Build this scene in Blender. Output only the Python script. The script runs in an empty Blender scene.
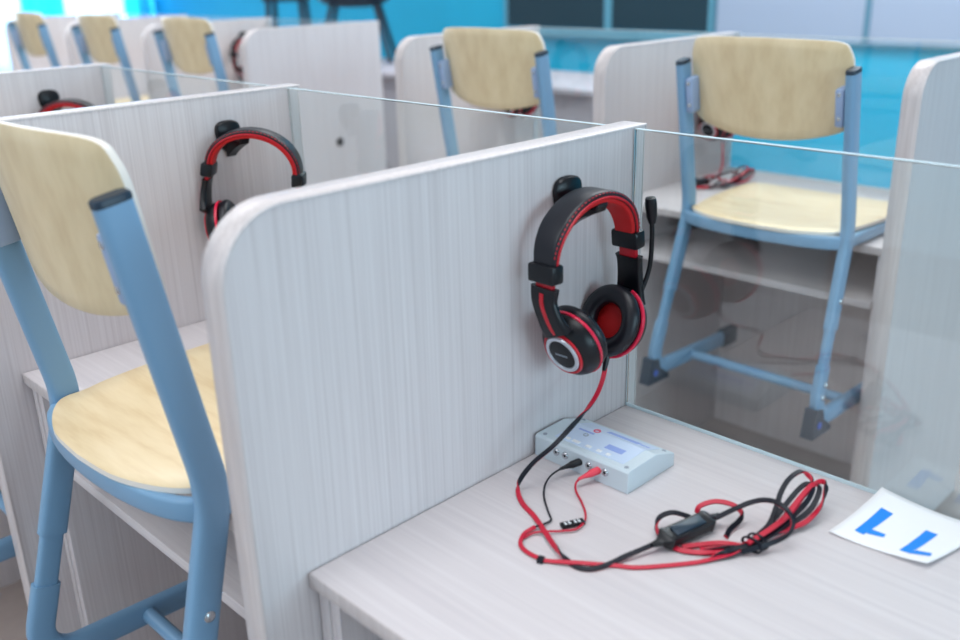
import bpy, bmesh, math, random
from mathutils import Vector, Matrix
random.seed(7)
PI = math.pi
S = bpy.context.scene
COL = S.collection
TZ = 0.75                      # height of the desk tops above the floor

# ------------------------------------------------------------------ camera
CF, CX, CY, CZ = 949.57, 0.6673, -0.9174, 0.5386 + TZ
YAW, PITCH, ROLL = 0.7937, 0.3556, -0.0254
fw = Vector((-math.sin(YAW)*math.cos(PITCH), math.cos(YAW)*math.cos(PITCH), -math.sin(PITCH)))
r0 = fw.cross(Vector((0, 0, 1))).normalized(); u0 = r0.cross(fw)
rt = r0*math.cos(ROLL) + u0*math.sin(ROLL)
up = -r0*math.sin(ROLL) + u0*math.cos(ROLL)
cam = bpy.data.cameras.new('camera'); co = bpy.data.objects.new('camera', cam); COL.objects.link(co)
co.matrix_world = Matrix(((rt.x, up.x, -fw.x, CX), (rt.y, up.y, -fw.y, CY), (rt.z, up.z, -fw.z, CZ), (0, 0, 0, 1)))
cam.sensor_width = 36; cam.lens = CF/960*36; cam.clip_start = 0.02
cam.dof.use_dof = True; cam.dof.focus_distance = 1.20; cam.dof.aperture_fstop = 3.2
S.camera = co

# ------------------------------------------------------------------ world, lights, exposure
w = bpy.data.worlds.new('world'); S.world = w; w.use_nodes = True
bg = w.node_tree.nodes['Background']; bg.inputs[0].default_value = (0.90, 0.93, 1.0, 1); bg.inputs[1].default_value = 0.26
def area(name, loc, rot, sx, sy, power, col):
    l = bpy.data.lights.new(name, 'AREA'); l.shape = 'RECTANGLE'; l.size = sx; l.size_y = sy; l.energy = power; l.color = col
    o = bpy.data.objects.new(name, l); COL.objects.link(o); o.location = loc; o.rotation_euler = rot
    return o
for lx, ly, pw in [(0.30, -0.30, 25), (-0.9, 2.4, 44), (-3.6, 0.4, 42), (-3.6, 2.8, 32), (-7.0, 1.8, 26), (-0.6, -2.6, 30), (-3.4, -2.6, 26)]:  # last two are added behind the camera to brighten faces turned that way
    area('ceiling_and_fill_lamp', (lx, ly, 3.0), (0, 0, 0), 1.6, 1.6, pw, (0.935, 0.965, 1.0))
area('window_daylight', (5.6, 0.4, 1.9), (0, math.radians(90), 0), 1.8, 4.5, 125, (0.56, 0.84, 1.0))
area('added_wall_fill', (-1.0, 3.3, 2.9), (math.radians(20), 0, 0), 2.4, 0.4, 38, (0.96, 0.98, 1.0))  # added light that lifts the wall around the boards; unseen source
area('window_daylight', (-9.93, 2.45, 1.5), (0, math.radians(-90), 0), 2.2, 3.6, 250, (0.80, 0.92, 1.0))
S.view_settings.view_transform = 'Standard'; S.view_settings.look = 'None'
S.view_settings.gamma = 1; S.view_settings.use_curve_mapping = False
S.view_settings.exposure = 0.33

# ------------------------------------------------------------------ materials
def lin(c):
    return tuple(((v/255)/12.92 if v/255 <= 0.04045 else ((v/255+0.055)/1.055)**2.4) for v in c) + (1,)
def mat(name, rgb, rough=0.5, metal=0.0, **kw):
    m = bpy.data.materials.new(name); m.use_nodes = True
    b = m.node_tree.nodes['Principled BSDF']
    b.inputs['Base Color'].default_value = lin(rgb); b.inputs['Roughness'].default_value = rough; b.inputs['Metallic'].default_value = metal
    for k, v in kw.items(): b.inputs[k.replace('_', ' ')].default_value = v
    return m
def grained(name, c1, c2, scale, rough, c3=None, bump=0.0, detail=4.0, lo=0.3, hi=0.7):
    m = mat(name, c1, rough); nt = m.node_tree; b = nt.nodes['Principled BSDF']
    tc = nt.nodes.new('ShaderNodeTexCoord'); mp = nt.nodes.new('ShaderNodeMapping'); mp.inputs['Scale'].default_value = scale
    n = nt.nodes.new('ShaderNodeTexNoise'); n.inputs['Scale'].default_value = 1; n.inputs['Detail'].default_value = detail; n.inputs['Roughness'].default_value = 0.62
    rp = nt.nodes.new('ShaderNodeValToRGB'); rp.color_ramp.elements[0].position = lo; rp.color_ramp.elements[1].position = hi
    rp.color_ramp.elements[0].color = lin(c2); rp.color_ramp.elements[1].color = lin(c1)
    if c3:
        e = rp.color_ramp.elements.new(0.5); e.color = lin(c3)
    L = nt.links.new
    L(tc.outputs['Object'], mp.inputs['Vector']); L(mp.outputs[0], n.inputs['Vector']); L(n.outputs['Fac'], rp.inputs[0]); L(rp.outputs[0], b.inputs['Base Color'])
    if bump:
        bp = nt.nodes.new('ShaderNodeBump'); bp.inputs['Strength'].default_value = bump; bp.inputs['Distance'].default_value = 0.0006
        L(n.outputs['Fac'], bp.inputs['Height']); L(bp.outputs[0], b.inputs['Normal'])
    return m
LAM1, LAM2, LAM3 = (220, 214, 215), (202, 194, 195), (213, 206, 207)
M = {}
M['lam_z'] = grained('laminate upright grain', LAM1, LAM2, (300, 300, 3.0), 0.45, LAM3, 0.05, 5.0)
M['lam_x'] = grained('laminate lengthwise grain', LAM1, (206, 199, 201), (2.6, 170, 170), 0.5, LAM3, 0.06, 5.0)
M['lam_grey'] = grained('greyer laminate', (178, 174, 182), (164, 160, 168), (3, 130, 130), 0.55)
M['edge'] = grained('laminate edge band', (216, 208, 207), (194, 185, 184), (260, 260, 6), 0.38)
M['ply'] = grained('birch plywood', (236, 215, 176), (219, 192, 148), (9, 55, 5), 0.35, (230, 207, 166), 0.0, 3)
M['ply_back'] = grained('birch plywood backrest', (230, 212, 176), (213, 191, 151), (26, 60, 4.5), 0.35, (223, 204, 166), 0.0, 3)
M['ply_edge'] = mat('plywood edge', (236, 229, 220), 0.5)
M['blue'] = mat('grey blue powder coat', (120, 161, 194), 0.34)
M['clip'] = mat('grey blue bracket plastic', (150, 172, 205), 0.45)
M['dark_cap'] = mat('dark blue plastic cap', (24, 44, 62), 0.4)
M['cap_dot'] = mat('blue cap plug', (40, 90, 190), 0.4)
M['steel'] = mat('steel', (200, 205, 210), 0.25, 0.9)
M['black'] = mat('black satin plastic', (6, 9, 17), 0.36, 0.0, Specular_IOR_Level=0.4)
M['leather'] = mat('black padded leatherette', (12, 14, 25), 0.38)
M['red'] = mat('red plastic', (196, 14, 36), 0.35)
M['redpad'] = mat('red mesh padding', (200, 10, 16), 0.6)
M['redglow'] = mat('glossy pink red ring', (222, 40, 74), 0.2)
M['silver'] = mat('silver ring', (206, 212, 220), 0.3, 0.6)
M['mark'] = mat('pale printed mark', (150, 160, 172), 0.5)
M['cord_red'] = mat('red cord rubber', (196, 10, 50), 0.45)
M['cord_black'] = mat('navy black cord rubber', (9, 13, 28), 0.5, 0.0, Specular_IOR_Level=0.35)
M['plug_red'] = mat('coral red plug', (232, 62, 82), 0.4)
M['face'] = mat('dark petrol plastic', (16, 44, 62), 0.35)
M['box'] = mat('pale blue grey instrument plastic', (206, 219, 226), 0.4)
M['boxlabel'] = mat('printed panel film', (204, 220, 242), 0.3)
M['print_blue'] = mat('blue print', (150, 172, 228), 0.5)
M['print_red'] = mat('red print', (222, 100, 125), 0.5)
M['white'] = mat('white plastic', (240, 243, 245), 0.4)
M['paper'] = mat('white card', (247, 248, 250), 0.6)
M['digit'] = mat('bright blue ink', (8, 140, 240), 0.6)
M['wall'] = grained('teal wall paint', (12, 168, 206), (8, 160, 198), (1.5, 1.5, 1.5), 0.75)
M['wall_side'] = grained('pale wall paint', (196, 226, 240), (184, 218, 234), (1.5, 1.5, 1.5), 0.8)
M['wall_back'] = grained('white wall paint', (236, 242, 246), (228, 235, 240), (1.5, 1.5, 1.5), 0.8)
M['floor'] = grained('grey linoleum', (170, 156, 150), (152, 138, 132), (6, 6, 6), 0.45)
M['chalk'] = mat('dark green chalkboard', (0, 44, 58), 0.7)
M['wboard'] = mat('whiteboard enamel', (150, 166, 188), 0.35)
M['rail'] = mat('board rail', (84, 146, 168), 0.5)
M['wframe'] = mat('whiteboard frame', (84, 128, 150), 0.5)
M['curt_c'] = mat('cyan curtain cloth', (90, 205, 240), 0.8)
M['curt_w'] = mat('white sheer curtain cloth', (212, 230, 244), 0.8)
M['dark_metal'] = mat('black chair metal', (14, 40, 58), 0.5)
def glassmat():
    m = bpy.data.materials.new('clear sheet glass'); m.use_nodes = True
    b = m.node_tree.nodes['Principled BSDF']
    b.inputs['Base Color'].default_value = (0.93, 0.985, 0.975, 1); b.inputs['Roughness'].default_value = 0.0
    b.inputs['Transmission Weight'].default_value = 1.0; b.inputs['IOR'].default_value = 1.58
    return m
M['glass'] = glassmat()
M['glass_edge'] = mat('ground glass edge', (206, 226, 232), 0.4)

# ------------------------------------------------------------------ mesh helpers
class MB:
    XF = None
    def __init__(s): s.v = []; s.f = []; s.mi = []
    def add(s, vs, fs, mi=0):
        o = len(s.v); s.v += [tuple(v) for v in vs]; s.f += [tuple(i+o for i in f) for f in fs]; s.mi += [mi]*len(fs)
    def bm(s, b, mi=0):
        b.verts.index_update(); s.add([v.co for v in b.verts], [[v.index for v in f.verts] for f in b.faces], mi); b.free()
    def box(s, x0, x1, y0, y1, z0, z1, bev=0.0, mi=0, seg=2, mtx=None):
        b = bmesh.new(); bmesh.ops.create_cube(b, size=1)
        for v in b.verts: v.co = Vector(((x0+x1)/2+v.co.x*(x1-x0), (y0+y1)/2+v.co.y*(y1-y0), (z0+z1)/2+v.co.z*(z1-z0)))
        if bev: bmesh.ops.bevel(b, geom=b.edges[:], offset=bev, segments=seg, profile=0.5, affect='EDGES')
        if mtx: b.transform(mtx)
        s.bm(b, mi)
    def sweep(s, pts, sec, normals=None, closed=False, mi=0, scales=None, secmi=None, caps=True):
        # sec: list of (a, b): a along binormal, b along normal
        pts = [Vector(p) for p in pts]; n = len(pts); m = len(sec); vs = []
        prev = None
        for i, p in enumerate(pts):
            if closed: t = (pts[(i+1) % n]-pts[i-1])
            else: t = pts[min(i+1, n-1)]-pts[max(i-1, 0)]
            t = t.normalized() if t.length > 1e-9 else Vector((0, 0, 1))
            if normals: nn = Vector(normals[i])
            elif prev is None: nn = Vector((0, 0, 1)) if abs(t.z) < 0.9 else Vector((0, 1, 0))
            else: nn = prev
            nn = (nn - t*nn.dot(t)); nn = nn.normalized() if nn.length > 1e-6 else t.orthogonal().normalized()
            prev = nn; bn = t.cross(nn)
            k = scales[i] if scales else 1
            for a, b_ in sec: vs.append(p + bn*a*k + nn*b_*k)
        o = len(s.v); s.v += [tuple(v) for v in vs]
        for i in range(n if closed else n-1):
            j = (i+1) % n
            for q in range(m):
                q2 = (q+1) % m
                s.f.append((o+i*m+q, o+i*m+q2, o+j*m+q2, o+j*m+q)); s.mi.append(secmi[q] if secmi else mi)
        if not closed and caps:
            s.f.append(tuple(o+q for q in reversed(range(m)))); s.mi.append(mi)
            s.f.append(tuple(o+(n-1)*m+q for q in range(m))); s.mi.append(mi)
    def tube(s, pts, r, seg=10, mi=0, scales=None):
        s.sweep(pts, [(r*math.cos(2*PI*i/seg), r*math.sin(2*PI*i/seg)) for i in range(seg)], mi=mi, scales=scales)
    def lathe(s, prof, mtx=None, seg=40, mi=0, a0=0.0, a1=2*PI):
        # prof (r, h) about local Z; closed on axis where r == 0
        full = abs(a1-a0-2*PI) < 1e-6; k = seg if full else seg+1
        vs = []; fs = []
        for r, h in prof:
            for i in range(k):
                a = a0+(a1-a0)*i/seg; vs.append(Vector((r*math.cos(a), r*math.sin(a), h)))
        for j in range(len(prof)-1):
            for i in range(seg):
                i2 = (i+1) % k if full else i+1
                fs.append((j*k+i, j*k+i2, (j+1)*k+i2, (j+1)*k+i))
        if mtx: vs = [mtx @ v for v in vs]
        s.add(vs, fs, mi)
    def prism(s, poly, x0, x1, axis='x', mi=0):
        n = len(poly)
        def P(a, b, c): return {'x': (c, a, b), 'y': (a, c, b), 'z': (a, b, c)}[axis]
        s.add([P(a, b, x0) for a, b in poly]+[P(a, b, x1) for a, b in poly],
              [tuple(range(n))[::-1], tuple(range(n, 2*n))]+[(i, (i+1) % n, n+(i+1) % n, n+i) for i in range(n)], mi)
    def build(s, name, mats, parent=None, smooth=True, ang=40, weld=True):
        me = bpy.data.meshes.new(name)
        if MB.XF: s.v = [tuple(MB.XF @ Vector(v)) for v in s.v]
        me.from_pydata(s.v, [], s.f)
        mats = mats if isinstance(mats, (list, tuple)) else [mats]
        for m in mats: me.materials.append(m)
        for p, i in zip(me.polygons, s.mi): p.material_index = i
        b = bmesh.new(); b.from_mesh(me)
        if weld: bmesh.ops.remove_doubles(b, verts=b.verts, dist=1e-6)
        bmesh.ops.recalc_face_normals(b, faces=b.faces[:])
        for f in b.faces: f.smooth = smooth
        b.to_mesh(me); b.free()
        if smooth: me.set_sharp_from_angle(angle=math.radians(ang))
        o = bpy.data.objects.new(name, me); COL.objects.link(o)
        if parent: o.parent = parent
        return o
def tag(o, label, cat, group=None):
    o['label'] = label; o['category'] = cat
    if group: o['group'] = group
    return o
def thing(name, label, cat, loc=(0, 0, 0), rz=0, group=None):
    o = bpy.data.objects.new(name, None); COL.objects.link(o); o.location = loc; o.rotation_euler = (0, 0, rz)
    o.empty_display_size = 0.05
    return tag(o, label, cat, group)
def struct(o): o['kind'] = 'structure'; return o
def dup(root, loc, label, rz=None, group=None):
    def cp(o, par):
        c = o.copy(); COL.objects.link(c); c.parent = par
        for ch in o.children: cp(ch, c)
        return c
    r = cp(root, None); r.location = loc
    if rz is not None: r.rotation_euler = (0, 0, rz)
    r['label'] = label
    if group: r['group'] = group
    return r
def rrect(a, b, r, n=5):
    out = []
    for cx, cy, t0 in ((a-r, b-r, 0), (-a+r, b-r, PI/2), (-a+r, -b+r, PI), (a-r, -b+r, 1.5*PI)):
        for i in range(n+1):
            t = t0+PI/2*i/n; out.append((cx+r*math.cos(t), cy+r*math.sin(t)))
    return out
def oval(a, b, n=18, e=2.6):
    out = []
    for i in range(n):
        t = 2*PI*i/n; c, s_ = math.cos(t), math.sin(t)
        out.append((a*math.copysign(abs(c)**(2/e), c), b*math.copysign(abs(s_)**(2/e), s_)))
    return out
def spline(pts, k=8):
    P = [Vector(p) for p in pts]; out = []
    for i in range(len(P)-1):
        p0, p1, p2, p3 = P[max(i-1, 0)], P[i], P[i+1], P[min(i+2, len(P)-1)]
        for j in range(k):
            t = j/k
            out.append(0.5*((2*p1)+(p2-p0)*t+(2*p0-5*p1+4*p2-p3)*t*t+(3*p1-p0-3*p2+p3)*t**3))
    out.append(P[-1]); return out
def fillet(pts, rads, k=7):
    P = [Vector(p) for p in pts]; out = [P[0]]
    for i in range(1, len(P)-1):
        a, b, c = P[i-1], P[i], P[i+1]; r = rads[i-1]
        if r <= 0: out.append(b); continue
        u = (a-b).normalized(); v = (c-b).normalized(); th = u.angle(v); d = r/math.tan(th/2)
        p, q = b+u*d, b+v*d; cen = b+(u+v).normalized()*(r/math.sin(th/2))
        e0, e1 = p-cen, q-cen; om = e0.angle(e1)
        for j in range(k+1):
            t = j/k; out.append(cen+(e0*math.sin((1-t)*om)+e1*math.sin(t*om))/math.sin(om))
    out.append(P[-1]); return out

# ------------------------------------------------------------------ room shell
def sbox(name, m, *a): b = MB(); b.box(*a); return struct(b.build(name, m, smooth=False))
XL, YF = -9.9, 4.4
sbox('floor', M['floor'], XL-0.2, 4.2, -3.5, YF+0.2, -0.1, 0)
sbox('wall_front', M['wall'], XL-0.2, 4.2, YF, YF+0.2, 0, 3.1)
sbox('wall_back', M['wall_back'], XL-0.2, 4.2, -3.7, -3.5, 0, 3.1)
WY0, WY1, WZ0, WZ1 = 0.6, 4.3, 0.35, 2.6
b = MB(); b.box(XL-0.2, XL, -3.5, WY0, 0, 3.1); b.box(XL-0.2, XL, WY1, YF, 0, 3.1)
b.box(XL-0.2, XL, WY0, WY1, 0, WZ0); b.box(XL-0.2, XL, WY0, WY1, WZ1, 3.1)
struct(b.build('wall_left', M['wall_side'], smooth=False))
b = MB()
for y in (WY0, (WY0+WY1)/2-0.03, WY1-0.06): b.box(XL-0.12, XL-0.05, y, y+0.06, WZ0, WZ1)
for z in (WZ0, WZ1-0.06): b.box(XL-0.12, XL-0.05, WY0, WY1, z, z+0.06)
wf = struct(b.build('window_1', M['white'], smooth=False))
b = MB(); b.box(XL-0.09, XL-0.082, WY0+0.06, WY1-0.06, WZ0+0.06, WZ1-0.06); b.build('pane', M['glass'], wf, smooth=False)
sbox('baseboard_front', M['rail'], XL, 4.2, YF-0.015, YF, 0, 0.07)

def curtain(y0, y1, m, label, cat='curtain'):
    n = int((y1-y0)/0.02); bb = MB(); vs = []
    for z in (0.04, 2.75):
        for i in range(n+1):
            y = y0+(y1-y0)*i/n; vs.append((XL+0.10+0.035*math.sin(i*0.62)+0.012*math.sin(i*1.7+1), y, z))
    bb.add(vs, [(i, i+1, n+2+i, n+1+i) for i in range(n)])
    o = bb.build('curtain', m); md = o.modifiers.new('thick', 'SOLIDIFY'); md.thickness = 0.003
    return tag(o, label, cat, 'curtains at the left window')
for c in ('curt_c', 'curt_w'):
    nt = M[c].node_tree; bs = nt.nodes['Principled BSDF']; tr = nt.nodes.new('ShaderNodeBsdfTranslucent'); mx = nt.nodes.new('ShaderNodeMixShader')
    tr.inputs[0].default_value = bs.inputs['Base Color'].default_value; mx.inputs[0].default_value = 0.55
    nt.links.new(bs.outputs[0], mx.inputs[1]); nt.links.new(tr.outputs[0], mx.inputs[2]); nt.links.new(mx.outputs[0], nt.nodes['Material Output'].inputs[0])
curtain(4.05, 4.37, M['curt_c'], 'light cyan curtain hanging next to the teal front wall')
curtain(3.40, 4.04, M['curt_w'], 'bright white sheer curtain between two cyan curtains')
curtain(2.96, 3.39, M['curt_c'], 'cyan curtain to the left of the white sheer curtain')
curtain(1.70, 2.95, M['curt_w'], 'white curtain at the far left edge of the picture')

# boards on the front wall
def board(name, label, cat, x0, xm, x1, z0, m, fr, fw_, rail):
    t = thing(name, label, cat, ((x0+x1)/2, YF, z0)); X = (x0+x1)/2
    for a, c in ((x0, xm), (xm, x1)):
        bb = MB(); bb.box(a+fw_-X, c-fw_-X, -0.028, -0.002, fw_, 1.13-fw_); lf = bb.build('leaf', m, t, smooth=False)
        bb = MB(); bb.box(a-X, c-X, -0.034, -0.002, 0.0, fw_); bb.box(a-X, c-X, -0.034, -0.002, 1.13-fw_, 1.13)
        bb.box(a-X, a+fw_-X, -0.034, -0.002, fw_, 1.13-fw_); bb.box(c-fw_-X, c-X, -0.034, -0.002, fw_, 1.13-fw_)
        bb.build('leaf_frame', fr, lf, smooth=False)
    if rail:
        bb = MB(); bb.box(x0-X, x1-X, -0.07, -0.002, -0.03, -0.004, 0.004); bb.build('chalk_rail', M['rail'], t)
board('chalkboard', 'dark green chalkboard of two leaves on the teal front wall', 'chalkboard', -4.37, -3.42, -2.62, 0.10+TZ, M['chalk'], M['rail'], 0.03, True)
board('whiteboard', 'pale whiteboard of two leaves on the front wall right of the dark chalkboard', 'whiteboard', -2.61, -1.66, -0.72, 0.085+TZ, M['wboard'], M['wframe'], 0.016, False)

# long desk by the front wall, and two dark seats put up on it
t = thing('long_table', 'pale wooden long table standing in front of the teal wall', 'table', (-3.65, 2.85, 0))
b = MB(); b.box(-1.65, 1.65, -0.3, 0.3, 0.725, 0.75, 0.002); b.build('tabletop', M['lam_grey'], t)
b = MB(); b.box(-1.60, 1.60, -0.20, -0.184, 0.04, 0.725); b.build('front_panel', M['lam_grey'], t, smooth=False)
for sx in (-1.62, 1.60):
    b = MB(); b.box(sx, sx+0.02, -0.26, 0.28, 0, 0.725); b.build('side_panel', M['lam_z'], t, smooth=False)
t = thing('stool', 'black square stool standing on the long table, its legs against the teal wall', 'stool', (-4.93, 2.87, TZ+0.008), PI/4)
b = MB(); b.box(-0.14, 0.14, -0.14, 0.14, 0.35, 0.385, 0.01); b.build('seat', M['dark_metal'], t)
for sx in (-1, 1):
    for sy in (-1, 1):
        b = MB(); b.tube([(sx*0.125, sy*0.125, 0.001), (sx*0.105, sy*0.105, 0.355)], 0.017); b.build('leg', M['dark_metal'], t)
t = thing('dark_chair', 'black chair with rounded seat and splayed legs standing on the long table', 'chair', (-4.20, 2.87, TZ+0.008), PI/4)
b = MB(); b.lathe([(0, 0.318), (0.10, 0.322), (0.19, 0.345), (0.235, 0.375), (0.235, 0.395), (0.0, 0.39)], seg=40); b.build('seat', M['dark_metal'], t)
for sx in (-1, 1):
    for sy in (-1, 1):
        b = MB(); b.tube([(sx*0.215, sy*0.2, 0.001), (sx*0.13, sy*0.12, 0.345)], 0.015); b.build('leg', M['dark_metal'], t)
b = MB(); b.sweep([(0.22*math.cos(a), 0.22*math.sin(a), 0.62) for a in [PI*0.15+PI*0.7*i/12 for i in range(13)]], rrect(0.006, 0.12, 0.005, 2), normals=[(0, 0, 1)]*13)
b.build('backrest', M['dark_metal'], t)
for a in (0.28*PI, 0.72*PI):
    b = MB(); b.tube([(0.21*math.cos(a), 0.21*math.sin(a), 0.38), (0.222*math.cos(a), 0.222*math.sin(a), 0.56)], 0.012); b.build('back_post', M['dark_metal'], t)

# ------------------------------------------------------------------ carrels
PITCHX, DEP, T, H, ROW = 0.7113, 0.499, 0.035, 0.360, 1.413
PF, PB, RAD = -0.5528, 0.026, 0.066     # panel front, back, corner radius
def outline(off):
    f, bk, tp, r = PF+off, PB-off, TZ+H-off, RAD-off
    pts = [(f, 0.0)]
    for i in range(15):
        a = PI-PI/2*i/14; pts.append((f+r+r*math.cos(a), tp-r+r*math.sin(a)))
    pts += [(bk, tp), (bk, 0.0)]
    return pts
def make_panel(loc, label, group):
    t = thing('partition_panel', label, 'partition panel', loc, 0, group)
    bb = MB(); bb.prism(outline(0.0024), -T+0.0009, -0.0009); bb.build('board', M['lam_z'], t, ang=25)
    bb = MB(); po, pi_ = outline(0), outline(0.0024); n = len(po)
    c = 0.0009
    xs = [(-T, 1), (-T+c, 0), (-c, 0), (0, 1)]
    vs = []
    for k in range(n):
        o_, i_ = po[k], pi_[k]
        m_ = (o_[0]*0.62+i_[0]*0.38, o_[1]*0.62+i_[1]*0.38)
        for (x, q) in ((-T, i_), (-T, m_), (-T+c, o_), (-c, o_), (0, m_), (0, i_)):
            vs.append((x if True else 0, q[0], q[1]))
    fs = []
    for k in range(n-1):
        for q in range(6):
            q2 = (q+1) % 6; fs.append((k*6+q, k*6+q2, (k+1)*6+q2, (k+1)*6+q))
    bb.add(vs, fs); bb.build('edge_band', M['edge'], t, ang=50)
    return t
def make_desk(loc, label, group):          # origin: right face of the panel at its left, glass line, floor
    t = thing('study_desk', label, 'desk', loc, 0, group); x1 = PITCHX-T-0.0006; x0 = 0.0006
    bb = MB(); bb.box(x0, x1, -DEP, 0.009, TZ-0.016, TZ, 0.0008); tp = bb.build('tabletop', M['lam_x'], t)
    bb = MB(); bb.box(x0, x1, -DEP-0.0012, -DEP-0.0001, TZ-0.016, TZ-0.0002, 0.0004); bb.build('edge_band', M['edge'], tp)
    bb = MB(); bb.box(x0+0.031, x1-0.031, -DEP+0.001, -0.03, TZ-0.131, TZ-0.115, 0.0008); bb.build('shelf', M['lam_x'], t)
    for a in (x0, x1-0.0155):
        bb = MB(); bb.box(a, a+0.0145, -DEP+0.008, 0.0, 0, TZ-0.0165, 0.0006); bb.build('side_panel', M['lam_z'], t)
    for a in (x0+0.0150, x1-0.0305):
        bb = MB(); bb.box(a, a+0.0150, -DEP+0.010, -0.02, 0, TZ-0.0165, 0.0006); bb.build('side_lining', M['lam_z'], t)
    bb = MB(); bb.box(x0+0.031, x1-0.031, -0.028, -0.012, 0.0015, TZ-0.0165); bb.build('back_panel', M['lam_z'], t)
    return t
def make_glass(loc, label, group):
    bb = MB(); bb.box(0.0012, PITCHX-T-0.0012, 0.0, 0.006, 0.0006, 0.3565, 0.0008, seg=1)
    o = bb.build('glass_screen', M['glass'], smooth=False); o.location = loc
    x1 = PITCHX-T-0.0012
    bb = MB(); bb.box(0.0012, x1, 0.0003, 0.0057, 0.3566, 0.3572); bb.build('polished_edge', M['glass_edge'], o, smooth=False)
    bb = MB(); bb.box(0.0012, x1, -0.0012, -0.0002, 0.0006, 0.0050); bb.build('bottom_seal', M['glass_edge'], o, smooth=False)
    bb = MB(); bb.box(0.0004, 0.0011, 0.0003, 0.0057, 0.0006, 0.3565); bb.build('side_edge', M['glass_edge'], o, smooth=False)
    return tag(o, label, 'glass screen', group)
def X(k, row): return k*PITCHX - (0.092 if (row == 1 and k <= -3) else 0.0)
GP, GD, GG = 'laminate partition panels between the study booths', 'study desks in the booths', 'glass screens at the back of the study booths'
P0 = make_panel((0, 0, 0), 'large pale wood partition panel in the foreground with the sharp headset hung on it', GP)
dup(P0, (X(-1, 0), 0, 0), 'partition panel beside the near left chair, with a blurred headset on its hook')
dup(P0, (X(-2, 0), 0, 0), 'partition panel at the left edge of the picture, only its top and a red headset arc showing')
lab1 = {0: 'partition panel at the right edge of the picture behind the foreground glass',
        -1: 'partition panel directly left of the hung chair that stands behind the foreground glass',
        -2: 'rounded partition panel behind the blurred middle chair left of the chalkboard',
        -3: 'broad partition panel without a headset in the middle of the back row',
        -4: 'partition panel in the back row with a headset half hidden on its right face',
        -5: 'partition panel between two small blurred chairs at the upper left',
        -6: 'leftmost partition panel of the back row, near the curtains'}
for k, l in lab1.items():
    pn = dup(P0, (X(k, 1), ROW, 0), l)
    if k == -3:
        bb = MB(); bb.lathe([(0, 0.0030), (0.008, 0.0028), (0.014, 0.0024), (0.0165, 0.0)], Matrix.Translation((0, -0.190, TZ-0.060)) @ Matrix.Rotation(PI/2, 4, 'Y'), 28); bb.build('cable_grommet', M['black'], pn)
D0 = make_desk((0, 0, 0), 'pale wood study desk in the foreground carrying the control box and the number card', GD)
dup(D0, (X(-1, 0), 0, 0), 'study desk under the near left chair')
dup(D0, (X(-2, 0), 0, 0), 'study desk at the lower left edge behind the near left chair')
labd = {-1: 'study desk behind the foreground glass with a chair hung on it',
        -2: 'study desk with the blurred middle chair hung on it',
        -4: 'study desk in the back row carrying the chair nearest to the half hidden headset',
        -5: 'study desk in the back row carrying the second chair from the left edge',
        -6: 'study desk in the back row carrying the leftmost chair'}
for k, l in labd.items(): dup(D0, (X(k, 1), ROW, 0), l)
G0 = make_glass((0, 0, TZ), 'clear glass screen standing on the back edge of the foreground desk', GG)
dup(G0, (X(-1, 0), 0, TZ), 'glass screen behind the foreground panel, joining the blurred headset panel')
dup(G0, (X(-2, 0), 0, TZ), 'glass screen left of the blurred headset panel, in front of the small chairs')
labg = {-1: 'back row glass screen behind the chair beyond the foreground glass',
        -2: 'back row glass screen behind the blurred middle chair',
        -4: 'back row glass screen behind the chair nearest to the half hidden headset',
        -5: 'back row glass screen behind the second chair from the left edge',
        -6: 'back row glass screen behind the leftmost chair'}
for k, l in labg.items(): dup(G0, (X(k, 1), ROW, TZ), l)

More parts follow.
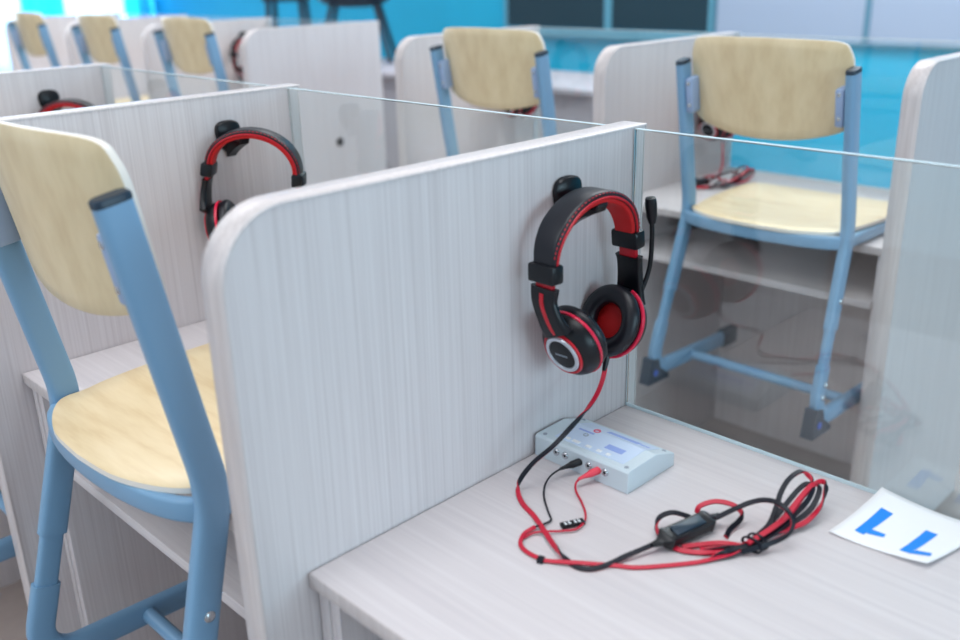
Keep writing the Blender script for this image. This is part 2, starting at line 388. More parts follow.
# ------------------------------------------------------------------ school chair hung on a desk edge
def make_chair(loc, label, group):         # origin: centre between the rear posts, desk-top level
    t = thing('school_chair', label, 'chair', loc, 0, group); PX, SP = 0.180, 0.016
    sec = oval(0.0102, 0.0182, 22, 3.4); ins = oval(0.0080, 0.0148, 22, 3.4)
    for sx in (-1, 1):
        x = sx*PX
        xs = lambda z: sx*(PX+SP*max(0.0, 0.03-z)/0.36)
        pts = fillet([(x, -0.052, 0.345), (x, 0.004, 0.030), (xs(-0.150), -0.046, -0.150)], [0.16], 12)
        bb = MB(); bb.sweep(pts, sec, normals=[(0, 1, 0)]*len(pts)); po = bb.build('post', M['blue'], t)
        bb = MB(); bb.lathe([(0, 0.0125), (0.0045, 0.0122), (0.0065, 0.0105), (0.0065, 0)], Matrix.Translation((xs(-0.095), -0.028, -0.095)) @ Matrix.Rotation(sx*PI/2, 4, 'Y'), 14); bb.build('screw', M['steel'], po)
        a = Vector((x, -0.052, 0.345)); d = (a-Vector((x, 0.004, 0.030))).normalized()
        bb = MB(); bb.sweep([a-d*0.002, a+d*0.003, a+d*0.0055], [(q[0]*1.02, q[1]*1.02) for q in sec], normals=[(0, 1, 0)]*3, scales=[1, 1, 0.9]); bb.build('post_cap', M['dark_cap'], po)
        bb = MB(); bb.sweep([(xs(-0.14), -0.0435, -0.140), (xs(-0.232), -0.0692, -0.232)], ins, normals=[(0, 1, 0)]*2); bb.build('inner_tube', M['blue'], t)
        x = xs(-0.333)
        lp = fillet([(xs(-0.220), -0.0660, -0.220), (x, -0.098, -0.333), (x, 0.225, -0.343)], [0.045], 8)
        bb = MB(); bb.sweep(lp, sec, normals=[(0, 1, 0)]*4+[(0, 0.7, 0.7)]*2+[(0, 0, 1)]*(len(lp)-6)); lg = bb.build('foot_runner', M['blue'], t)
        for zz in (-0.255, -0.280):
            yy = -0.0612+(zz+0.203)*(0.0368/0.130)
            bb = MB(); bb.lathe([(0, 0.0125), (0.004, 0.0122), (0.006, 0.0105), (0.006, 0)], Matrix.Translation((x, yy, zz)) @ Matrix.Rotation(sx*PI/2, 4, 'Y'), 14); bb.build('screw', M['steel'], lg)
        bb = MB(); bb.prism([(-0.121, -0.360), (-0.108, -0.300), (-0.083, -0.305), (-0.076, -0.328), (-0.042, -0.352), (-0.042, -0.362)], x-0.0135, x+0.0135)
        fc = bb.build('heel_cap', M['dark_cap'], lg, smooth=False)
        for q in (-1, 1):
            bb = MB(); bb.lathe([(0, 0.0015), (0.007, 0.0012), (0.008, 0)], Matrix.Translation((x+q*0.0135, -0.094, -0.336)) @ Matrix.Rotation(q*PI/2, 4, 'Y'), 16); bb.build('cap_plug', M['cap_dot'], fc)
        bb = MB(); bb.box(x-0.0135, x+0.0135, 0.198, 0.262, -0.366, -0.321, 0.007); bb.build('toe_cap', M['dark_cap'], lg)
        x = sx*PX
        rl = fillet([(x, 0.004, 0.0155), (x, 0.27, 0.0155), (x*0.78, 0.315, 0.0155)], [0.05], 6)
        bb = MB(); bb.sweep(rl, rrect(0.0095, 0.0125, 0.006, 3), normals=[(0, 0, 1)]*len(rl)); bb.build('seat_rail', M['blue'], t)
        cz = 0.281
        bb = MB(); bb.box(-0.0085, 0.0085, -0.020, 0.014, -0.036, 0.036, 0.004, mtx=Matrix.Translation((x-sx*0.0195, -0.041+0.006, cz)) @ Matrix.Rotation(0.172, 4, 'X')); br = bb.build('back_bracket', M['clip'], t)
        for zz in (-0.022, 0.022):
            bb = MB(); bb.lathe([(0, 0.002), (0.004, 0.0015), (0.0045, 0)], Matrix.Translation((x-sx*0.0195, -0.041-0.0135-zz*0.172, cz+zz)) @ Matrix.Rotation(PI/2, 4, 'X'), 12); bb.build('rivet', M['steel'], br)
    n = 18
    bar = [(PX*math.sin(a), 0.006-0.055*math.cos(a)**0.8 if math.cos(a) > 1e-6 else 0.006, 0.0165) for a in [-PI/2+PI*i/n for i in range(n+1)]]
    bb = MB(); bb.sweep(bar, rrect(0.007, 0.0135, 0.005, 3), normals=[(0, 0, 1)]*(n+1)); bb.build('rear_bar', M['blue'], t)
    bb = MB(); bb.tube([(-PX-SP, 0.060, -0.338), (PX+SP, 0.060, -0.338)], 0.011, 12); bb.build('cross_bar', M['blue'], t)
    # seat: rounded plan outline, dished plywood
    pl = []
    ctrl = [(0.0, -0.060), (0.07, -0.055), (0.118, -0.040), (0.150, -0.023), (0.1660, -0.006), (0.1685, 0.018), (0.178, 0.055), (0.186, 0.12), (0.190, 0.22), (0.186, 0.30), (0.165, 0.345), (0.11, 0.360), (0.0, 0.364)]
    half = [(v.x, v.y) for v in spline([(a, c, 0) for a, c in ctrl], 4)]
    pl = half + [(-a, c) for a, c in half[-2:0:-1]]
    N = len(pl); cx, cy = 0.0, 0.15
    def sz(x, y): 
        return 0.0405 - 0.010*max(0, 1-((y-0.10)/0.17)**2)*(1-(x/0.19)**2) - 0.020*max(0, (y-0.24)/0.12)**2
    bb = MB(); rings = [1.0, 0.985, 0.8, 0.6, 0.4, 0.2, 0.06]; vs = []; 
    for top in (1, 0):
        for q in rings:
            for a, c in pl:
                x_, y_ = cx+(a-cx)*q, cy+(c-cy)*q
                e = 0.002 if q == 1.0 else 0
                vs.append((x_, y_, sz(x_, y_)-e if top else sz(x_, y_)-0.0105+e))
    fs = []; fm = []; R = len(rings)
    for top in (0, 1):
        o_ = top*R*N
        for j in range(R-1):
            for i in range(N): fs.append((o_+j*N+i, o_+j*N+(i+1) % N, o_+(j+1)*N+(i+1) % N, o_+(j+1)*N+i))
        fs.append(tuple(o_+(R-1)*N+i for i in range(N)))
    bb.add(vs, fs, 0); bb.add([vs[i] for i in range(N)]+[vs[R*N+i] for i in range(N)], [(i, (i+1) % N, N+(i+1) % N, N+i) for i in range(N)], 1)
    bb.build('seat', [M['ply'], M['ply_edge']], t, ang=50)
    # backrest: curved plywood shell, u across, v up
    def bp(u, v, off):
        xx = u*0.1705
        y_ = -0.030-0.172*(v) + 0.016 - 0.030*(1-u*u)
        return Vector((xx, y_ + off, 0.262+v))
    half = spline([(0, -0.058, 0), (0.35, -0.055, 0), (0.7, -0.044, 0), (0.90, -0.032, 0), (0.985, -0.015, 0), (1.0, 0.03, 0), (1.0, 0.09, 0), (0.97, 0.115, 0), (0.89, 0.131, 0), (0.6, 0.136, 0), (0, 0.138, 0)], 4)
    half = [(v.x, v.y) for v in half]; pl = half + [(-a, c) for a, c in half[-2:0:-1]]; N = len(pl)
    bb = MB(); vs = []
    for off in (-0.005, 0.005):
        for q in rings:
            for a, c in pl: 
                v_ = 0.035+(c-0.035)*q
                vs.append(bp(a*q, v_, off*(0.75 if q == 1.0 else 1)))
    fs = []
    for top in (0, 1):
        o_ = top*R*N
        for j in range(R-1):
            for i in range(N): fs.append((o_+j*N+i, o_+j*N+(i+1) % N, o_+(j+1)*N+(i+1) % N, o_+(j+1)*N+i))
        fs.append(tuple(o_+(R-1)*N+i for i in range(N)))
    bb.add(vs, fs, 0); bb.add([vs[i] for i in range(N)]+[vs[R*N+i] for i in range(N)], [(i, (i+1) % N, N+(i+1) % N, N+i) for i in range(N)], 1)
    bb.build('backrest', [M['ply_back'], M['ply_edge']], t, ang=50)
    return t
GC = 'plywood school chairs hung on the study desks'
CH = make_chair((-0.312, -0.522, TZ+0.009), 'large plywood chair with blue legs at the left, beside the foreground panel', GC)
dup(CH, (-1.03, -0.55, TZ+0.002), 'chair at the lower left edge, only a blue foot showing past the panel')
CH.rotation_euler = (0, math.radians(-0.6), 0)
dup(CH, (-0.280, 0.846, TZ+0.002), 'plywood chair on blue legs hung on the desk behind the foreground glass').rotation_euler = (0, 0, 0)
dup(CH, (-1.020, 0.838, TZ+0.002), 'blurred plywood chair left of the chalkboard, behind the foreground panel').rotation_euler = (0, 0, 0)
for x, l in ((-2.515, 'third small blurred chair from the left edge, nearest to the half hidden headset'),
             (-3.225, 'second small blurred chair from the left edge in the back row'),
             (-3.932, 'leftmost small blurred chair in the back row, below the curtains')):
    dup(CH, (x, 0.845, TZ+0.002), l).rotation_euler = (0, 0, 0)

# ------------------------------------------------------------------ hooks and headsets
def make_hook(loc, label, group):          # origin on the panel's face at the peg
    t = thing('headset_hook', label, 'hook', loc, 0, group)
    poly = [(0.019*math.copysign(abs(math.cos(a))**0.7, math.cos(a))*(1 if math.sin(a) > -0.2 else 1-0.45*abs(math.sin(a))), 0.0+(0.016 if math.sin(a) > 0 else 0.030)*math.copysign(abs(math.sin(a))**0.75, math.sin(a))) for a in [2*PI*i/28 for i in range(28)]]
    bb = MB(); n = 28; vs = []
    for x, k in ((0.0005, 1), (0.006, 1), (0.0085, 0.86)):
        vs += [(x, a*k*1.15, 0.007+c*k*1.12) for a, c in poly]
    fs = [tuple(range(n)), tuple(range(2*n, 3*n))]+[(j*n+i, j*n+(i+1) % n, (j+1)*n+(i+1) % n, (j+1)*n+i) for j in (0, 1) for i in range(n)]
    bb.add(vs, fs); bb.build('wall_plate', M['black'], t, ang=50)
    pr = [(0.006, -0.033), (0.016, -0.025), (0.034, -0.015), (0.050, -0.008), (0.054, 0.001), (0.0515, 0.003), (0.046, -0.004), (0.030, -0.003), (0.006, -0.002)]
    bb = MB(); bb.prism(pr, -0.009, 0.009, 'y'); pg = bb.build('peg', M['black'], t, ang=30)
    md = pg.modifiers.new('bevel', 'BEVEL'); md.width = 0.002; md.segments = 3; md.limit_method = 'ANGLE'; md.angle_limit = math.radians(50)
    return t
# headset local frame: x out of the panel, y across the ears, z up; origin: underside of the band at its crown
def place(m, v): return m @ v
CUPZ = -0.1455
def make_headset(loc, label, group, rz=0):
    t = thing('headset', label, 'headset', loc, rz, group)
    RY, RZ, BZ = 0.0718, 0.0590, -0.0490
    MB.XF = Matrix.Rotation(0.055, 4, 'X'); IX = MB.XF.inverted()
    A = [math.radians(-4+188*i/40) for i in range(41)]
    mid = [(0, RY*math.cos(a), BZ+RZ*math.sin(a)+0.001) for a in A]
    nor = [(0, math.cos(a)/RY, math.sin(a)/RZ) for a in A]
    sc = [0.82+0.18*min(1, math.sin(max(0, min(PI, a)))*1.6) for a in A]
    bb = MB(); bb.sweep(mid, rrect(0.0178, 0.0048, 0.0045, 4), normals=nor, scales=sc)
    bb.v = [v for v in bb.v]; hb = bb.build('headband', M['leather'], t)
    for i_, v in enumerate(hb.data.vertices): pass
    mid2 = [Vector(p)-Vector(q).normalized()*0.0058 for p, q in zip(mid, nor)]
    bb = MB(); bb.sweep(mid2[1:-1], rrect(0.0160, 0.0034, 0.003, 4), normals=nor[1:-1], scales=sc[1:-1]); bb.build('inner_padding', M['redpad'], t)
    for sx in (-1, 1):
        pip = [Vector(p)+Vector((sx*0.0176*s_, 0, 0))-Vector(q).normalized()*0.0022 for p, q, s_ in zip(mid, nor, sc)]
        bb = MB(); bb.tube(pip[1:-1], 0.0014, 8); pp = bb.build('piping', M['red'], hb)
    bb = MB()
    for i in range(2, 38):
        p, q = Vector(mid[i]), Vector(nor[i]).normalized(); tg = (Vector(mid[i+1])-Vector(mid[i-1])).normalized()
        c = p+Vector((0.0170*sc[i], 0, 0))+q*0.0026
        bb.tube([c-tg*0.0014, c+tg*0.0014], 0.0006, 5)
    bb.build('stitching', M['red'], hb)
    for sy in (-1, 1):
        yb = sy*RY
        mt = Matrix.Translation((0, yb, BZ-0.008)) @ Matrix.Rotation(sy*0.06, 4, 'X')
        bb = MB(); bb.box(-0.0182, 0.0182, -0.0092, 0.0092, -0.010, 0.011, 0.003, mtx=mt); bb.build('slider', M['black'], t)
        bb = MB(); bb.box(-0.0115, 0.0115, -0.003, 0.003, -0.028 if sy > 0 else -0.024, -0.006, 0.001, mtx=mt); bb.build('slider_strap', M['red'], t)
        # yoke arm
        C = IX @ (Vector((0.010, -0.0346, CUPZ-0.001)) if sy < 0 else Vector((0.0, 0.0540, CUPZ-0.004)))
        n = IX.to_3x3() @ (Vector((0.12, -0.93, -0.33)) if sy < 0 else Vector((0.0, 0.93, -0.37))).normalized()
        uv = (Vector((0, 0, 1))-n*n.z).normalized(); ae = C+n*0.0200+uv*0.0270
        arm = spline([(0, sy*0.0735, BZ-(0.029 if sy > 0 else 0.023)), (0, sy*0.0750, BZ-0.040), (ae.x*0.5, sy*0.55*0.0765+0.45*ae.y, 0.45*(BZ-0.060)+0.55*(ae.z+0.014)), ae], 8)
        an = [Vector((0, sy, -0.1-0.27*i/(len(arm)-1))) for i in range(len(arm))]
        asc = [1.0-0.15*math.sin(PI*i/(len(arm)-1))+0.15*i/(len(arm)-1) for i in range(len(arm))]
        bb = MB(); bb.sweep(arm, rrect(0.0180, 0.0052, 0.004, 3), normals=an, scales=asc); ya = bb.build('yoke', M['black'], t)
        st = [p+q.normalized()*0.0046 for p, q in zip(arm[3:], an[3:])]
        bb = MB(); bb.sweep(st, rrect(0.0028, 0.0012, 0.0008, 2), normals=an[3:]); bb.build('yoke_stripe', M['red'], ya)
        # ear cup: local z = outward
        zq = n; xq = Vector((1, 0, 0)); yq = zq.cross(xq)
        mc = Matrix(((xq.x, yq.x, zq.x, C.x), (xq.y, yq.y, zq.y, C.y), (xq.z, yq.z, zq.z, C.z), (0, 0, 0, 1))) @ Matrix.Diagonal((0.96, 1.0, 0.84, 1.0) if sy < 0 else (0.98, 1.05, 0.95, 1.0))
        bb = MB(); bb.lathe([(0, 0.0255), (0.022, 0.0253), (0.0285, 0.0230), (0.0345, 0.0165), (0.0385, 0.0085), (0.0400, 0.0015), (0.0395, -0.001), (0.0, -0.001)], mc, 48); cp = bb.build('ear_cup', M['black'], t, ang=60)
        bb = MB(); bb.lathe([(0.0180, 0.0268), (0.0188, 0.0282), (0.0225, 0.0282), (0.0236, 0.0262), (0.0225, 0.0246), (0.0180, 0.0246), (0.0180, 0.0268)], mc, 44); bb.build('silver_ring', M['silver'], cp)
        bb = MB(); bb.lathe([(0.0240, 0.0250), (0.0244, 0.0266), (0.0262, 0.0262), (0.0275, 0.0238), (0.0240, 0.0235), (0.0240, 0.0250)], mc, 44); bb.build('red_ring', M['red'], cp)
        bb = MB(); bb.lathe([(0, 0.0288), (0.012, 0.0284), (0.0178, 0.0268), (0.0178, 0.0250)], mc, 40); dk = bb.build('cup_badge', M['black'], cp)
        bb = MB()
        for i_, (px, wd) in enumerate(((-0.0078, 0.0016), (-0.0052, 0.0014), (-0.0028, 0.0016), (-0.0002, 0.0014), (0.0024, 0.0016), (0.0050, 0.0014), (0.0076, 0.0012))):
            bb.box(px-wd/2, px+wd/2, -0.0013, 0.0013, 0.0282, 0.0290)
        for v_i in range(len(bb.v)):
            v = Vector(bb.v[v_i]); bb.v[v_i] = tuple(mc @ v)
        bb.build('badge_mark', M['mark'], dk, smooth=False)
        bb = MB(); bb.lathe([(0.0395, 0.0020), (0.0412, 0.0012), (0.0416, -0.0012), (0.0408, -0.0030), (0.0385, -0.0032)], mc, 56, a0=math.radians(-70), a1=math.radians(250) if sy > 0 else math.radians(250)); bb.build('accent_ring', M['redglow'], cp)
        prof = []
        for i in range(19):
            a = 2*PI*i/18; prof.append((0.0300+0.0108*math.cos(a), -0.0125+0.0105*math.sin(a)))
        bb = MB(); bb.lathe(prof, mc, 48); bb.build('ear_pad', M['leather'], t)
        bb = MB(); bb.lathe([(0, -0.0055), (0.014, -0.0050), (0.024, -0.0035)], mc, 36); bb.build('speaker_cloth', M['redpad'], t)
        if sy > 0:
            bs = C+n*0.018+Vector((0.020, 0.0, 0.022))
            mic = spline([C+n*0.017+Vector((0.012, 0, 0.0)), C+n*0.026+Vector((0.012, 0.001, 0.026)), Vector((0.016, 0.090, BZ-0.050)), Vector((0.018, 0.093, BZ-0.012)), Vector((0.018, 0.0925, BZ+0.017))], 6)
            bb = MB(); bb.tube(mic, 0.0028, 10); bo = bb.build('microphone_boom', M['black'], t)
            e = Vector((0.018, 0.0925, BZ+0.015)); 
            bb = MB(); bb.lathe([(0, -0.010), (0.0040, -0.008), (0.0062, 0.000), (0.0070, 0.017), (0.0060, 0.023), (0, 0.0245)], Matrix.Translation(e) @ Matrix.Rotation(0.12, 4, 'X'), 20); bb.build('microphone', M['black'], bo)
    MB.XF = None
    return t
HKY, HKZ = -0.124, 0.297
GH, GHK = 'red and black headsets hung on the panels', 'black headset hooks on the panels'
HK = make_hook((0, HKY, TZ+HKZ), 'black hook on the foreground panel under the sharp headset', GHK)
HO = Vector((0.037, -0.1305, TZ+HKZ-0.001))
HS = make_headset(HO, 'sharp red and black headset on the foreground panel, its cord coiled on the desk', GH)

# ------------------------------------------------------------------ cord of the foreground headset (a part of it)
def ray(px, py): return fw*CF + rt*(px-480) - up*(py-320)
CC = Vector((CX, CY, CZ))
def onz(px, py, z):
    d = ray(px, py); return CC + d*((z+TZ-CZ)/d.z)
def L(v): return Vector(v)-HO               # world to headset frame
def ribbon(bb, pts, cols, wd=0.0028, th=0.0013):
    # pts world; cols 0 = red side up, 1 = dark side up; blends turn the flat cord over
    k = 8; P = spline(pts, k); C = []
    for i in range(len(cols)-1):
        for j in range(k): C.append(cols[i]+(cols[i+1]-cols[i])*(j/k))
    C.append(cols[-1])
    nor = []
    for i, p in enumerate(P):
        tg = (P[min(i+1, len(P)-1)]-P[max(i-1, 0)]).normalized()
        base = Vector((0.25, -0.5, 1)); base = (base-tg*base.dot(tg)).normalized()
        a = C[i]*PI; nor.append(base*math.cos(a)+tg.cross(base)*math.sin(a))
    sec = [(wd, 0), (wd*0.8, th), (-wd*0.8, th), (-wd, 0), (-wd*0.8, -th), (wd*0.8, -th)]
    bb.sweep([L(p) for p in P], sec, normals=nor, secmi=[0, 0, 0, 1, 1, 1])
def pz(lst): return [onz(*q) for q in lst]
CM = [M['cord_red'], M['cord_black']]
cup = HO + Vector((0.012, -0.014+0.03, CUPZ-0.040))
bb = MB()
ribbon(bb, pz([(606, 362, 0.112), (603, 378, 0.098), (597, 394, 0.086), (588, 408, 0.077), (573, 425, 0.066), (553, 446, 0.050), (533, 463, 0.032), (520, 480, 0.013), (518, 492, 0.004), (523, 504, 0.002), (534, 516, 0.002), (545, 532, 0.0045), (556, 548, 0.005), (566, 559, 0.003), (577, 567, 0.002), (592, 569, 0.002), (609, 564, 0.003), (626, 556, 0.005), (645, 548, 0.008), (661, 541, 0.009)]),
       [0, 0, 0, 0.2, 0.8, 1, 1, 0.7, 0.1, 0, 0, 0, 0.3, 0.9, 1, 1, 1, 1, 1, 1])
cb = bb.build('cord', CM, HS)
bb = MB()   # thin leads into the box
ribbon(bb, pz([(752, 545, 0.006), (734, 554, 0.004), (717, 558, 0.003), (692, 563, 0.002), (640, 567.5, 0.002), (614, 565.5, 0.002), (581, 563, 0.0045), (548, 561, 0.002), (541, 559, 0.002), (527, 552, 0.002), (520.5, 544, 0.002), (524, 534, 0.002), (535, 527, 0.004)]),
       [0.6, 0.3, 0.1, 0, 0, 0, 0, 0, 0, 0, 0, 0, 0.2], 0.0023, 0.0012)
bb.build('cord_return', CM, HS)
bb = MB(); bb.tube([L(q) for q in spline(pz([(535, 527, 0.004), (545, 523.5, 0.003), (551, 519.5, 0.002), (548, 511, 0.0018), (544, 497, 0.0018), (545, 485, 0.004), (551, 475.5, 0.008), (561, 468.5, 0.012)]), 6)], 0.0011, 8)
bb.build('plug_lead', M['cord_black'], HS)
bb = MB(); bb.tube([L(q) for q in spline(pz([(524, 538, 0.002), (533, 533, 0.003), (545, 531.5, 0.004), (561, 531, 0.003), (576, 529, 0.003), (584, 522, 0.003), (585.5, 514, 0.002), (582, 503, 0.002), (576, 491, 0.003), (576, 483, 0.006), (580, 478.5, 0.011)]), 6)], 0.0012, 8)
bb.build('plug_lead', M['cord_red'], HS)
def barrel(name, p, q, rs, m, parent):
    p, q = L(p), L(q); d = (q-p); ln = d.length; mt = Matrix.Translation(p) @ d.to_track_quat('Z', 'Y').to_matrix().to_4x4()
    bb = MB(); bb.lathe([(0, 0)]+[(r, ln*h) for r, h in rs]+[(0, ln)], mt, 20); return bb.build(name, m, parent)
PR = [(0.0016, 0.0), (0.0022, 0.2), (0.0034, 0.42), (0.0042, 0.5), (0.0044, 0.92), (0.0038, 1.0)]
barrel('jack_plug', onz(560, 469, 0.0115), onz(583, 460.5, 0.0155), PR, M['black'], HS)
barrel('jack_plug', onz(578.5, 479, 0.0105), onz(602, 468.5, 0.0150), PR, M['plug_red'], HS)
# label sleeve and slide ring
def oriented_box(name, p, q, hw, ht, m, parent, bev=0.0008, lift=0.0):
    p, q = L(p), L(q); d = q-p; mt = Matrix.Translation((p+q)/2+Vector((0, 0, lift))) @ Matrix.Rotation(math.atan2(d.y, d.x), 4, 'Z')
    bb = MB(); bb.box(-d.length/2, d.length/2, -hw, hw, -ht, ht, bev, mtx=mt); return bb.build(name, m, parent), mt, d.length
sl, mt, ln = oriented_box('lead_label', onz(561, 526, 0.003), onz(584, 521, 0.003), 0.0040, 0.0020, M['black'], HS)
bb = MB()
for a in (-0.62, -0.28, 0.22, 0.55):
    bb.box(a*ln/2-0.0012, a*ln/2+0.0012, -0.0026, 0.0004, 0.0019, 0.0023, mtx=mt)
    bb.box(a*ln/2-0.0010, a*ln/2+0.0010, 0.0014, 0.0024, 0.0019, 0.0023, mtx=mt)
bb.build('label_print', M['white'], sl, smooth=False)
oriented_box('slide_ring', onz(537.5, 559, 0.0022), onz(544, 560.5, 0.0022), 0.0042, 0.0024, M['cord_black'], HS)
# inline volume control
p, q = onz(656, 543.5, 0.011), onz(716, 516.5, 0.011)
p, q = L(p), L(q); d = q-p; ln = d.length; mt = Matrix.Translation((p+q)/2) @ Matrix.Rotation(math.atan2(d.y, d.x), 4, 'Z') @ Matrix.Rotation(0.25, 4, 'X')
bb = MB()
xs = [-0.56, -0.47, -0.43, -0.40, -0.36, -0.33, -0.30, 0.30, 0.33, 0.36, 0.40, 0.43, 0.47, 0.56]; wd = [0.0024, 0.0034, 0.0040, 0.0074, 0.0098, 0.0106, 0.0096, 0.0096, 0.0106, 0.0098, 0.0074, 0.0040, 0.0034, 0.0024]
ss = rrect(1, 0.60, 0.16, 3); vs = []
for a, w_ in zip(xs, wd): vs += [mt @ Vector((a*ln, s1*w_, s2*w_)) for s1, s2 in ss]
m_ = len(ss); fs = [(j*m_+i, j*m_+(i+1) % m_, (j+1)*m_+(i+1) % m_, (j+1)*m_+i) for j in range(len(xs)-1) for i in range(m_)]
fs += [tuple(range(m_)), tuple(range((len(xs)-1)*m_, len(xs)*m_))]
bb.add(vs, fs); vc = bb.build('volume_control', M['black'], HS, ang=35)
bb = MB(); bb.box(-0.24*ln, 0.24*ln, -0.0062, 0.0062, 0.0058, 0.0072, 0.0006, mtx=mt); bb.build('control_face', M['face'], vc)
# coiled loops held by a tie
loops = [
 ([(716, 518, 0.012), (728, 512, 0.018), (740, 506.5, 0.024), (752, 502, 0.028), (764, 500, 0.032), (777, 502.5, 0.034), (788, 511, 0.033), (793, 522, 0.027), (789, 533, 0.019), (775, 541.5, 0.012), (757, 547.5, 0.009), (741, 552, 0.005)], [1, 1, 1, 1, 1, 1, .9, .7, .6, .7, .8, .7]),
 ([(763, 533, 0.006), (771, 521, 0.016), (777, 505, 0.022), (781, 492, 0.028), (789, 479, 0.034), (800, 471.5, 0.036), (808, 475, 0.034), (812, 482.5, 0.030), (803, 495, 0.024), (790, 510, 0.016), (775, 527, 0.010), (752, 541.5, 0.006), (723, 551, 0.004), (700, 552.5, 0.003), (677, 549, 0.003), (662, 538, 0.004), (656.5, 527, 0.008), (660, 517, 0.014), (673, 512.5, 0.018), (690, 517, 0.012)], [1, 1, 1, 1, 1, .9, .3, .5, 1, 1, 1, .7, .2, 0, 0, .1, .4, 1, 1, 1]),
 ([(697, 513, 0.006), (700, 506, 0.013), (715, 501.5, 0.017), (732, 504.5, 0.016), (742, 513, 0.012), (739, 521, 0.007), (730, 529, 0.004), (726, 537, 0.002)], [0, 0, 0, 0, .4, .9, .8, .8]),
 ([(752, 541, 0.008), (775, 526, 0.013), (790, 513, 0.018), (803, 496, 0.024), (814, 484.5, 0.029), (823, 481.5, 0.030), (826, 488, 0.027), (820, 507, 0.016), (807, 521, 0.009), (794, 527, 0.007), (773, 535, 0.006), (752, 546, 0.005), (723, 543, 0.003), (702, 544.5, 0.003), (682, 547, 0.003)], [0, 0, 0, 0, 0, .2, .8, .3, 0, 0, .3, .2, 0, 0, 0]),
 ([(748, 543, 0.011), (772, 528, 0.016), (787, 515, 0.021), (800, 498, 0.026), (811, 486, 0.030), (818, 485, 0.030), (819, 492, 0.026), (812, 507, 0.016), (800, 518, 0.011), (785, 526, 0.009), (764, 539, 0.008), (745, 547, 0.007), (722, 548, 0.005), (700, 549, 0.004)], [0, 0, 0, 0, 0, .6, 1, 1, 1, 1, 1, 1, .6, .2]),
 ([(752, 540, 0.010), (768, 526, 0.014), (783, 508, 0.020), (797, 491, 0.026), (806, 484, 0.030), (813, 487, 0.029), (808, 500, 0.022), (795, 514, 0.015), (778, 529, 0.010), (755, 543, 0.008), (734, 549, 0.007), (712, 557, 0.003)], [1, 1, 1, 1, 1, .8, .8, 1, 1, 1, 1, .4]),
]
bb = MB()
for pts, cols in loops: ribbon(bb, pz(pts), cols)
bb.build('coiled_cord', CM, HS)
tc = onz(754, 543.5, 0.0075)
bb = MB()
ax = (onz(775, 528, 0.009)-onz(735, 550, 0.009)).normalized(); sd = ax.cross(Vector((0, 0, 1)))
for off in (-0.003, 0.006):
    bb.sweep([L(tc+ax*off+sd*0.0115*math.cos(2*PI*i/20)+Vector((0, 0, 0.0068*math.sin(2*PI*i/20)))) for i in range(20)], [(0.0012, 0.0009), (-0.0012, 0.0009), (-0.0012, -0.0009), (0.0012, -0.0009)], closed=True, normals=[sd*math.cos(2*PI*i/20)+Vector((0, 0, math.sin(2*PI*i/20))) for i in range(20)])
bb.build('cord_tie', M['cord_black'], HS)
bb = MB(); e = HO+Vector((0.008, 0.040, CUPZ-0.036)); bb.tube([L(onz(606.5, 357, 0.118)), L(onz(605.5, 364, 0.111)), L(onz(604, 371, 0.104))], 0.0034, 10, scales=[1.2, 1, 0.7]); bb.build('strain_relief', M['black'], HS)

# hooks and headsets elsewhere
CORDS = ('cord', 'cord_return', 'plug_lead', 'jack_plug', 'lead_label', 'slide_ring', 'volume_control', 'coiled_cord', 'cord_tie')
def kill(o):
    for c in list(o.children): kill(c)
    bpy.data.objects.remove(o)
def hang(k, row, lh, lk, rz, dx=0.0, dy=0.0, dz=0.0, coil=None, boom=True):
    dup(HK, (X(k, row), ROW*row+HKY+0.002, TZ+HKZ-(0.010 if row else 0.003)), lk)
    o = Vector((X(k, row)+HO.x+dx, ROW*row+HO.y+dy, HO.z-(0.010 if row else 0.002)+dz)); r = dup(HS, o, lh, rz)
    if not row: r.rotation_euler = (-0.20, 0, rz)
    for c in list(r.children):
        nm = c.name.split('.')[0]
        if nm == 'microphone_boom' and not boom: kill(c); continue
        if nm in CORDS:
            if coil is not None and nm in ('coiled_cord', 'cord_tie', 'volume_control'): c.location = Vector(c.location)+(coil-(o+L(onz(760, 520, 0.012))))*1.0
            else: kill(c)
    if coil is not None:
        a = L(onz(604, 371, 0.104)); e = coil-o
        bb = MB(); bb.tube(spline([a, a*0.8+e*0.2+Vector((0, 0, -0.035)), a*0.35+e*0.65+Vector((0, -0.03, -0.025)), e], 8), 0.0022, 8); bb.build('cord', M['cord_red'], r)
hang(-1, 0, 'blurred red and black headset on the panel behind the foreground panel', 'black hook on the panel behind the foreground panel', math.radians(-46), 0.031, 0.018, 0.001, boom=False)
hang(-2, 0, 'headset at the left edge of the picture, only its red band top showing', 'black hook at the left edge of the picture above the near left chair', math.radians(-46), 0.031, 0.030, -0.008, boom=False)
hang(-1, 1, 'headset hanging behind the chair beyond the foreground glass, red cord on the desk under it', 'hook hidden behind the chair beyond the foreground glass', 0, coil=onz(728, 180, 0.014))
hang(-2, 1, 'headset just showing below the backrest of the blurred middle chair', 'hook hidden behind the blurred middle chair', 0)
hang(-4, 1, 'headset half hidden by the broad panel without a headset, at the upper left', 'hook of the half hidden headset at the upper left', 0, 0.0, 0.0)

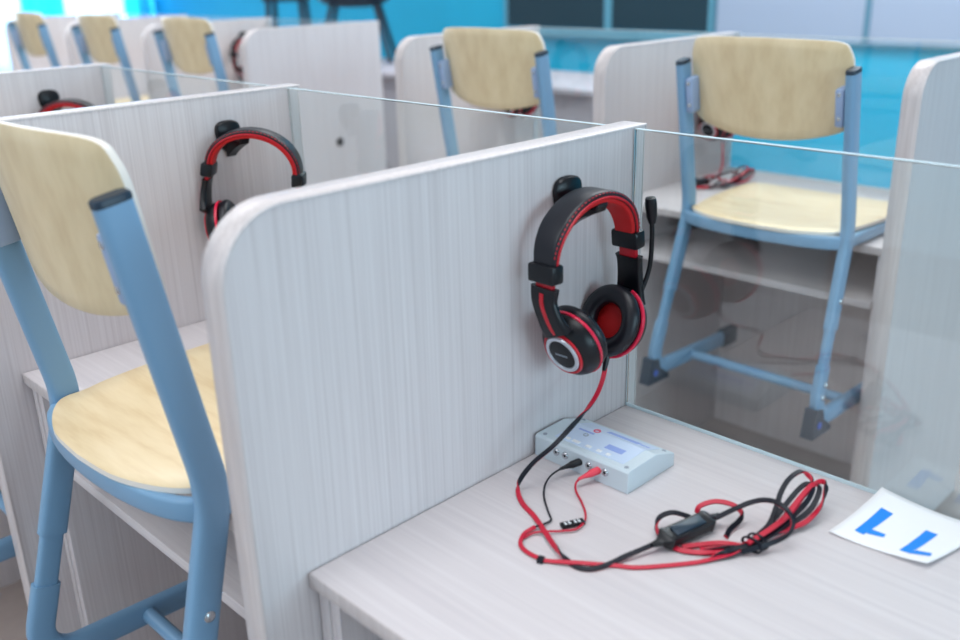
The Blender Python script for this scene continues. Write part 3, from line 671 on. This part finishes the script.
# ------------------------------------------------------------------ control box on the foreground desk
t = thing('control_box', 'pale grey blue headset control box with two plugs on the foreground desk', 'control box', (0.070, -0.135, TZ))
BX, BY = 0.067, 0.044
prof = [(-BY, 0.0), (-BY+0.0005, 0.0245), (-BY+0.003, 0.0270), (0.008, 0.0280), (BY-0.001, 0.0165), (BY, 0.0150), (BY, 0.0)]
b = MB(); b.prism(prof, -BX, BX); bo = b.build('housing', M['box'], t, smooth=False)
md = bo.modifiers.new('bevel', 'BEVEL'); md.width = 0.0018; md.segments = 3; md.limit_method = 'ANGLE'
def topz(y): return 0.0270+(y+BY-0.003)/(0.008+BY-0.003)*0.001 if y <= 0.008 else 0.0280-(y-0.008)*0.0115/(BY-0.009)
def slab(bb, x0, x1, y0, y1, h, mi=0):
    ys = [y0]+([0.008] if y0 < 0.008 < y1 else [])+[y1]
    for a, c in zip(ys[:-1], ys[1:]):
        bb.add([(x0, a, topz(a)-0.0002), (x1, a, topz(a)-0.0002), (x1, c, topz(c)-0.0002), (x0, c, topz(c)-0.0002), (x0, a, topz(a)+h), (x1, a, topz(a)+h), (x1, c, topz(c)+h), (x0, c, topz(c)+h)],
               [(0, 1, 2, 3), (4, 5, 6, 7), (0, 1, 5, 4), (1, 2, 6, 5), (2, 3, 7, 6), (3, 0, 4, 7)], mi)
b = MB(); slab(b, -0.046, 0.052, -0.033, 0.036, 0.0005); lb = b.build('printed_panel', M['boxlabel'], bo, smooth=False)
for a in ((-0.010, 0.034, 0.018, 0.026), (0.014, 0.038, -0.018, -0.008), (-0.036, -0.014, -0.002, 0.001), (0.036, 0.048, 0.020, 0.023)):
    b = MB(); slab(b, *a, 0.0008); b.build('print_line', M['print_blue'], lb, smooth=False)
b = MB(); b.lathe([(0.0045, 0.0), (0.0045, 0.0009), (0.0024, 0.0009), (0.0024, 0)], Matrix.Translation((-0.016, 0.008, 0.0279)), 24); b.build('print_ring', M['print_red'], lb)
b = MB(); b.lathe([(0.0032, 0.0), (0.0032, 0.0009), (0.0022, 0.0009), (0.0022, 0)], Matrix.Translation((-0.020, -0.008, 0.0277)), 24); b.build('print_ring', M['mark'], lb)
for xx, ww in ((-0.030, 0.006), (-0.018, 0.010), (0.000, 0.007), (0.015, 0.006), (0.028, 0.005)):
    b = MB(); slab(b, xx-ww/2, xx+ww/2, -0.030, -0.026, 0.0016); b.build('button', M['white'], bo, smooth=False)
for xx in (-0.058, 0.059):
    for yy in (-0.036, 0.034):
        b = MB(); b.lathe([(0, 0.0006), (0.0024, 0.0006), (0.0028, -0.0005)], Matrix.Translation((xx, yy, topz(yy))), 16); b.build('screw', M['mark'], bo)
for xx, m in ((-0.034, 'white'), (-0.021, 'print_red'), (0.013, 'steel'), (0.036, 'steel')):
    mt = Matrix.Translation((xx, -BY-0.0002, 0.0155)) @ Matrix.Rotation(PI/2, 4, 'X')
    b = MB(); b.lathe([(0.0018, 0.0012), (0.0034, 0.0016), (0.0042, 0.0008), (0.0044, -0.0005)], mt, 20); jk = b.build('jack_socket', M['steel'], bo)
    b = MB(); b.lathe([(0, 0.0006), (0.0019, 0.0006), (0.0019, -0.0005)], mt, 16); b.build('socket_hole', M['black'], jk)

# ------------------------------------------------------------------ number card
c00, c10, c11, c01 = [onz(*q) for q in ((828.5, 531, 0.003), (882, 487, 0.012), (986, 529, 0.008), (927, 563, 0.007))]
def card_pt(u, v, h=0.0):   # u: left edge to right edge; v: back edge to near edge
    a = c10.lerp(c11, u); c = c00.lerp(c01, u); p = a.lerp(c, v); p.z = max(TZ+0.0008, p.z-0.014*u*(1-u)-0.014*v*(1-v))+h; return p
t = thing('number_card', 'white paper card with a blue number 11 on the foreground desk', 'card', (0.37, -0.04, TZ)); TO = Vector((0.37, -0.04, TZ))
n = 14; b = MB(); vs = [card_pt(i/n, j/n)-TO for j in range(n+1) for i in range(n+1)]
b.add(vs, [(j*(n+1)+i, j*(n+1)+i+1, (j+1)*(n+1)+i+1, (j+1)*(n+1)+i) for j in range(n) for i in range(n)])
pp = b.build('paper', M['paper'], t); md = pp.modifiers.new('thick', 'SOLIDIFY'); md.thickness = 0.0004; md.offset = 0
def uv_of(px, py):
    u, v = 0.5, 0.5
    d = ray(px, py)
    for _ in range(30):
        def err(u, v):
            q = card_pt(u, v)-CC; return Vector((480+CF*q.dot(rt)/q.dot(fw)-px, 320-CF*q.dot(up)/q.dot(fw)-py))
        e = err(u, v); h = 1e-4; eu = (err(u+h, v)-e)/h; ev = (err(u, v+h)-e)/h
        det = eu.x*ev.y-eu.y*ev.x; du = (-e.x*ev.y+e.y*ev.x)/det; dv = (-eu.x*e.y+eu.y*e.x)/det
        u += du; v += dv
    return u, v
for quads in ((((722, 245), (757, 264), (668, 326), (641, 313)), ((692, 310), (735, 326), (728, 334), (676, 322))), (((855, 313), (891, 326), (806, 381), (775, 372)), ((826, 373), (873, 382), (868, 390), (800, 381)))):
    b = MB()
    for k, qd in enumerate(quads):
        c_ = [uv_of(640+a/2.99, 426+c/2.99) for a, c in qd]; m_ = 8; vs = []
        for j in range(m_+1):
            for i in range(m_+1):
                a, c = i/m_, j/m_
                uu, vv = [(c_[0][q]*(1-a)+c_[1][q]*a)*(1-c)+(c_[3][q]*(1-a)+c_[2][q]*a)*c for q in (0, 1)]
                vs.append(card_pt(uu, vv, 0.0006+0.0001*k)-TO)
        b.add(vs, [(j*(m_+1)+i, j*(m_+1)+i+1, (j+1)*(m_+1)+i+1, (j+1)*(m_+1)+i) for j in range(m_) for i in range(m_)])
    b.build('numeral', M['digit'], pp, smooth=False)
